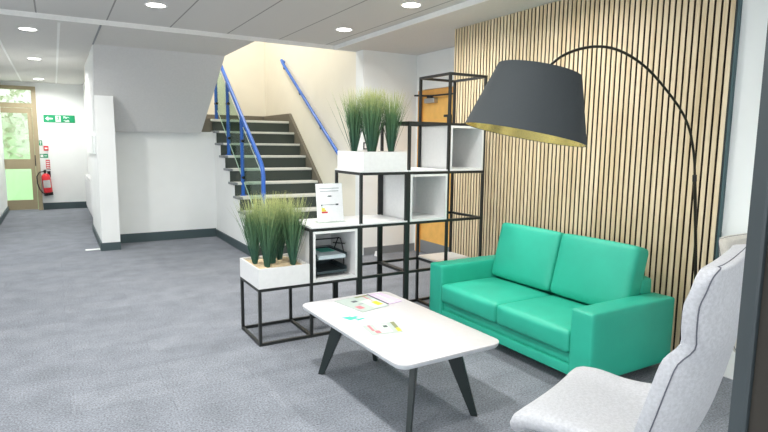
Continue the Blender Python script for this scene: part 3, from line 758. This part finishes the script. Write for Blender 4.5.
flat('teal_card', [(1.40, 2.885), (1.49, 2.875), (1.565, 2.775), (1.45, 2.735)], tz+.0003, 'paper', 'small teal printed card near the left edge of the coffee table', 'card',
     (('teal_print', 'tealink', .08, .7, .12, .62), ('teal_leaf', 'tealink', .45, .95, .25, .45), ('teal_tip', 'tealink', .3, .85, .68, .86)))
flat('small_leaflet', [(1.455, 2.675), (1.655, 2.655), (1.605, 2.48), (1.43, 2.515)], tz+.0003, 'tinted', 'small white leaflet with red print, lying closest to the near end of the table', 'leaflet',
     (('green_panel', 'palegreen', .30, .72, .1, .9), ('red_print', 'pink', .12, .20, .05, .65), ('red_badge', 'pink', .18, .34, .65, .9), ('olive_strip', 'olive', .86, .98, .02, .9), ('dark_print', 'inkd', .55, .68, .25, .45), ('yellow_print', 'yellow', .86, .99, .62, .92)))

# ---------------------------------------------------------------- sofa
SX, SB, SY0, SY1 = 2.578, 3.365, 2.0, 3.60
so = thing('sofa', 'bright green two-seat sofa with wide square arms', 'sofa', ((SX+SB)/2, (SY0+SY1)/2, 0))
bm = bmesh.new(); box(bm, SX+.012, SB-.01, SY0+.158, SY1-.158, .08, .145, .006, 2); obj('base_frame', bm, 'green', so, True)
bm = bmesh.new(); box(bm, SX+.028, SB-.02, SY0+.158, SY1-.158, .147, .212, .008, 2); obj('seat_deck', bm, 'green', so, True)
for (a, b) in ((SY0, SY0+.16), (SY1-.16, SY1)):
    bm = bmesh.new(); soft(bm, SB-SX, b-a, .422, .014, (.0, .004, .005), Matrix.Translation(((SX+SB)/2, (a+b)/2, .08+.211)), 10); obj('arm', bm, 'green', so, True, 60)
bm = bmesh.new(); soft(bm, .13, SY1-SY0-.32, .52, .03, (0, 0, 0), Matrix.Translation((SB-.065, (SY0+SY1)/2, .08+.26)), 10); obj('backrest_frame', bm, 'green', so, True, 60)
ym = (SY0+SY1)/2
for (a, b) in ((SY0+.161, ym-.001), (ym+.001, SY1-.161)):
    bm = bmesh.new(); soft(bm, .565, b-a, .145, .028, (.008, .0, .016), Matrix.Translation((SX-.008+.2825, (a+b)/2, .214+.0725)), 12); obj('seat_cushion', bm, 'green', so, True, 60)
    T = Matrix.Translation((3.20, (a+b)/2, .375+.21)) @ Matrix.Rotation(math.radians(14), 4, 'Y')
    bm = bmesh.new(); soft(bm, .145, b-a-.004, .45, .032, (.022, .0, .006), T, 12); obj('back_cushion', bm, 'green', so, True, 60)
for x in (SX+.20, SB-.20):
    for y in (SY0+.22, SY1-.22):
        bm = bmesh.new(); box(bm, x-.025, x+.025, y-.025, y+.025, 0, .081); obj('foot', bm, 'cable', so)

# ---------------------------------------------------------------- arc lamp
la = thing('arc_floor_lamp', 'tall arc floor lamp with a charcoal gold-lined shade over the sofa', 'floor lamp', (3.43, 1.90, 0))
bm = bmesh.new(); lathe(bm, [(.12, 0), (.125, .004), (.125, .022), (.118, .028), (.03, .03)], 40, Matrix.Translation((3.43, 1.86, 0))); obj('base', bm, 'lampm', la, True)
arc = [(3.445, 1.875, .028), (3.443, 1.90, .2), (3.435, 1.925, .654), (3.392, 1.932, 1.006), (3.351, 1.935, 1.267), (3.335, 1.936, 1.376), (3.296, 1.939, 1.496), (3.247, 1.942, 1.589), (3.164, 1.948, 1.679),
       (3.049, 1.957, 1.765), (2.93, 1.965, 1.847), (2.801, 1.974, 1.914), (2.64, 1.986, 1.965), (2.491, 1.996, 1.973), (2.351, 2.006, 1.948), (2.238, 2.020, 1.905), (2.156, 2.02, 1.850), (2.078, 2.012, 1.79)]
def cr(pts, n=4):
    P_ = [Vector(p) for p in pts]; out = []
    for i in range(len(P_)-1):
        a, b, c, d = P_[max(i-1, 0)], P_[i], P_[i+1], P_[min(i+2, len(P_)-1)]
        for k in range(n):
            t_ = k/n; out.append(.5*((2*b)+(c-a)*t_+(2*a-5*b+4*c-d)*t_*t_+(3*b-a-3*c+d)*t_**3))
    return out+[P_[-1]]
ac = cr(arc)
for _ in range(6): ac = [ac[0]] + [(ac[i-1]+ac[i]*2+ac[i+1])/4 for i in range(1, len(ac)-1)] + [ac[-1]]
bm = bmesh.new(); tube(bm, ac, [.0095 if p.z < 1.27 and p.x > 3 else .0072 for p in ac], 10); obj('arc_pole', bm, 'lampm', la, True)
bm = bmesh.new(); tube(bm, [(3.353, 1.935, 1.245), (3.348, 1.935, 1.285)], .0125, 12); obj('pole_joint', bm, 'cable', la, True)
Bc, Tc = Vector((2.022, 2.040, 1.503)), Vector((2.076, 2.012, 1.817))
ax = (Tc-Bc).normalized(); rot = Vector((0, 0, 1)).rotation_difference(ax).to_matrix().to_4x4(); T = Matrix.Translation(Bc) @ rot; Hs = (Tc-Bc).length
bm = bmesh.new(); lathe(bm, [(.302, 0), (.204, Hs), (.201, Hs), (.299, 0)], 72, T, True); sh = obj('lamp_shade', bm, 'shade', la, True)
bm = bmesh.new(); lathe(bm, [(.2985, .002), (.2005, Hs-.002), (.1985, Hs-.002), (.2965, .002)], 72, T, True); obj('gold_lining', bm, 'gold', sh, True)
bm = bmesh.new()
for k in range(3): a = 2*PI*k/3+.4; tube(bm, [T @ Vector((0, 0, Hs-.03)), T @ Vector((.199*math.cos(a), .199*math.sin(a), Hs-.012))], .003, 6)
tube(bm, [T @ Vector((0, 0, Hs-.005)), T @ Vector((0, 0, Hs-.10))], .02, 14); obj('lamp_holder', bm, 'lampm', la, True)
bm = bmesh.new(); lathe(bm, [(.013, Hs-.10), (.016, Hs-.12), (.03, Hs-.15), (.032, Hs-.175), (.02, Hs-.2), (.001, Hs-.206)], 20, T); obj('bulb', bm, 'plastic', la, True)
bm = bmesh.new()
tube(bm, cr([(3.37, 1.80, .035), (3.30, 1.80, .006), (3.22, 1.86, .006), (3.16, 1.83, .006), (3.12, 1.74, .006), (3.18, 1.68, .006), (3.25, 1.74, .006), (3.18, 1.87, .012), (3.05, 1.90, .006), (2.98, 1.82, .006), (3.02, 1.72, .006), (3.10, 1.66, .006)], 6), .005, 8)
tag(obj('power_cable', bm, 'cable', None, True), 'loose black power cable on the carpet between sofa and chair', 'cable')

# ---------------------------------------------------------------- lounge chairs
def lounge(name, label, loc, rz, fab, grp=None):
    """high-backed shell chair; local +y is the way it faces"""
    t = bpy.data.objects.new(name, None); C.objects.link(t); t.empty_display_size = .1; tag(t, label, 'lounge chair', grp)
    # centre line (y, z, half width, side curl) from front edge of seat to top of back
    prof = [(.285, .375, .295, 0), (.300, .405, .310, 0), (.275, .428, .312, .0), (.20, .432, .308, .004), (.10, .422, .292, .012), (.0, .412, .29, .03), (-.09, .408, .29, .05), (-.165, .43, .30, .07),
            (-.21, .48, .325, .085), (-.235, .55, .33, .09), (-.255, .63, .328, .09), (-.272, .71, .323, .088), (-.286, .78, .314, .082), (-.296, .84, .298, .052), (-.303, .90, .310, .056), (-.308, .98, .316, .058), (-.306, 1.03, .314, .042), (-.303, 1.07, .310, .028), (-.302, 1.092, .294, .016), (-.301, 1.10, .262, .008)]
    P_ = [Vector(p) for p in []]
    NW = 14; th = .07
    pp = []
    for i in range(len(prof)-1):
        for k in range(3):
            u = k/3; a, b, c, d = [prof[max(0, min(len(prof)-1, j))] for j in (i-1, i, i+1, i+2)]
            pp.append([.5*((2*b[q])+(c[q]-a[q])*u+(2*a[q]-5*b[q]+4*c[q]-d[q])*u*u+(3*b[q]-a[q]-3*c[q]+d[q])*u**3) for q in range(4)])
    pp.append(list(prof[-1]))
    inner, outer = [], []
    for i, (y, z, hw, cl) in enumerate(pp):
        y2, z2 = pp[min(i+1, len(pp)-1)][:2]; y1_, z1_ = pp[max(i-1, 0)][:2]
        tg = Vector((0, y2-y1_, z2-z1_)).normalized(); nrm = Vector((0, tg.z, -tg.y))
        if i < 8: pass
        ri, ro = [], []
        for k in range(NW+1):
            u = math.sin((-1+2*k/NW)*PI/2)
            fr = max(0, 1-i/9.0)
            cc = Vector((u*hw, y + (.035*(abs(u)**2)-.028)*fr, z)) + nrm*(cl*abs(u)**3)*1.0
            edge = (1-abs(u)**16)
            endf = min(1, i/2.0+.35, (len(pp)-1-i)/2.0+.35)
            hth = th*.5*(.6+.4*edge)*endf
            ri.append(cc + nrm*hth); ro.append(cc - nrm*hth)
        inner.append(ri); outer.append(ro)
    def ok(v): return v
    bm = bmesh.new()
    I = [[bm.verts.new(p) for p in r] for r in inner]; O = [[bm.verts.new(p) for p in r] for r in outer]
    n = len(I)
    for i in range(n-1):
        for k in range(NW):
            bm.faces.new((I[i][k], I[i][k+1], I[i+1][k+1], I[i+1][k])); bm.faces.new((O[i][k+1], O[i][k], O[i+1][k], O[i+1][k+1]))
        bm.faces.new((I[i][0], I[i+1][0], O[i+1][0], O[i][0])); bm.faces.new((I[i+1][NW], I[i][NW], O[i][NW], O[i+1][NW]))
    for i in (0, n-1):
        for k in range(NW): bm.faces.new((I[i][k], O[i][k], O[i][k+1], I[i][k+1]))
    obj('upholstered_shell', bm, fab, t, True, 70)
    # seam along the outer rear edge of shell
    for kk in (0, NW):
        bm = bmesh.new(); pts = [outer[i][kk] + (outer[i][kk]-inner[i][kk]).normalized()*.0008 for i in range(12, n)]
        tube(bm, pts, .0022, 6); obj('seam', bm, 'seam', t, True)
    bm = bmesh.new(); tube(bm, [outer[n-1][k] + (outer[n-1][k]-inner[n-1][k]).normalized()*.0008 for k in range(0, NW+1)], .0018, 6); obj('seam', bm, 'seam', t, True)
    bm = bmesh.new(); tube(bm, [(0, .02, .385), (0, .02, .16)], .03, 16); box(bm, -.12, .12, -.10, .14, .372, .385); obj('pedestal', bm, 'darkm', t, True)
    for k in range(4):
        a = PI/4+k*PI/2; bm = bmesh.new(); tube(bm, [(0, .02, .19), (.16*math.cos(a), .02+.16*math.sin(a), .14), (.30*math.cos(a), .02+.30*math.sin(a), .012)], [.022, .018, .012], 10); obj('leg', bm, 'rawwood', t, True)
    t.location = loc; t.rotation_euler = (0, 0, rz)
    return t
lounge('lounge_chair', 'pale grey high-backed lounge chair in the right foreground', (1.829, 1.245, 0), math.radians(18.6), 'chairgrey')
lounge('lounge_chair', 'beige high-backed chair by the white wall, its top just showing behind the grey chair', (3.17, 1.25, 0), math.radians(180), 'beige').scale = (.90, .90, .90)

# foreground door frame post
pt = thing('door_frame_post', 'dark slate door frame post at the right edge of the view', 'door frame', (.93, .45, 0))
T = Matrix.Translation((.905, .4165, 0)) @ Matrix.Rotation(math.radians(-27), 4, 'Z')
bm = bmesh.new(); box(bm, 0, .10, -.006, .03, 0, 2.664, .003, 1, mx=T); obj('post', bm, 'post', pt)
bm = bmesh.new(); box(bm, .006, .10, -.062, -.0065, 0, 2.664, .002, 1, mx=T); obj('edge_strip', bm, 'post2', pt)

# ---------------------------------------------------------------- world, camera, view
wd_ = bpy.data.worlds.new('World'); S.world = wd_; wd_.use_nodes = True; nt = wd_.node_tree
bg = nt.nodes['Background']; sky = nt.nodes.new('ShaderNodeTexSky')
sky.sky_type = 'HOSEK_WILKIE'; sky.sun_direction = (0.2, -.5, .85); sky.turbidity = 6
mxn = nt.nodes.new('ShaderNodeMix'); mxn.data_type = 'RGBA'; mxn.inputs[0].default_value = .75
mxn.inputs[7].default_value = (.93, .97, 1, 1); nt.links.new(sky.outputs[0], mxn.inputs[6])
nt.links.new(mxn.outputs[2], bg.inputs['Color']); bg.inputs['Strength'].default_value = 2.4

cam = bpy.data.cameras.new('camera'); co = bpy.data.objects.new('camera', cam); C.objects.link(co)
cam.sensor_width = 36; cam.lens = 552.8/768*36; cam.clip_start = .05
Rr = [[0.8603160088943651, -0.5096314973099184, 0.011493554268421097], [0.05591599116892587, 0.11675546553042522, 0.9915853786741564], [0.5066850765235416, 0.8524341019799855, -0.12894314642472693]]
m4 = Matrix(((Rr[0][0], Rr[1][0], -Rr[2][0], 0), (Rr[0][1], Rr[1][1], -Rr[2][1], 0), (Rr[0][2], Rr[1][2], -Rr[2][2], 1.45), (0, 0, 0, 1)))
co.matrix_world = m4; S.camera = co
S.view_settings.view_transform = 'Standard'; S.view_settings.look = 'None'; S.view_settings.exposure = .12; S.view_settings.gamma = 1
S.view_settings.use_curve_mapping = False
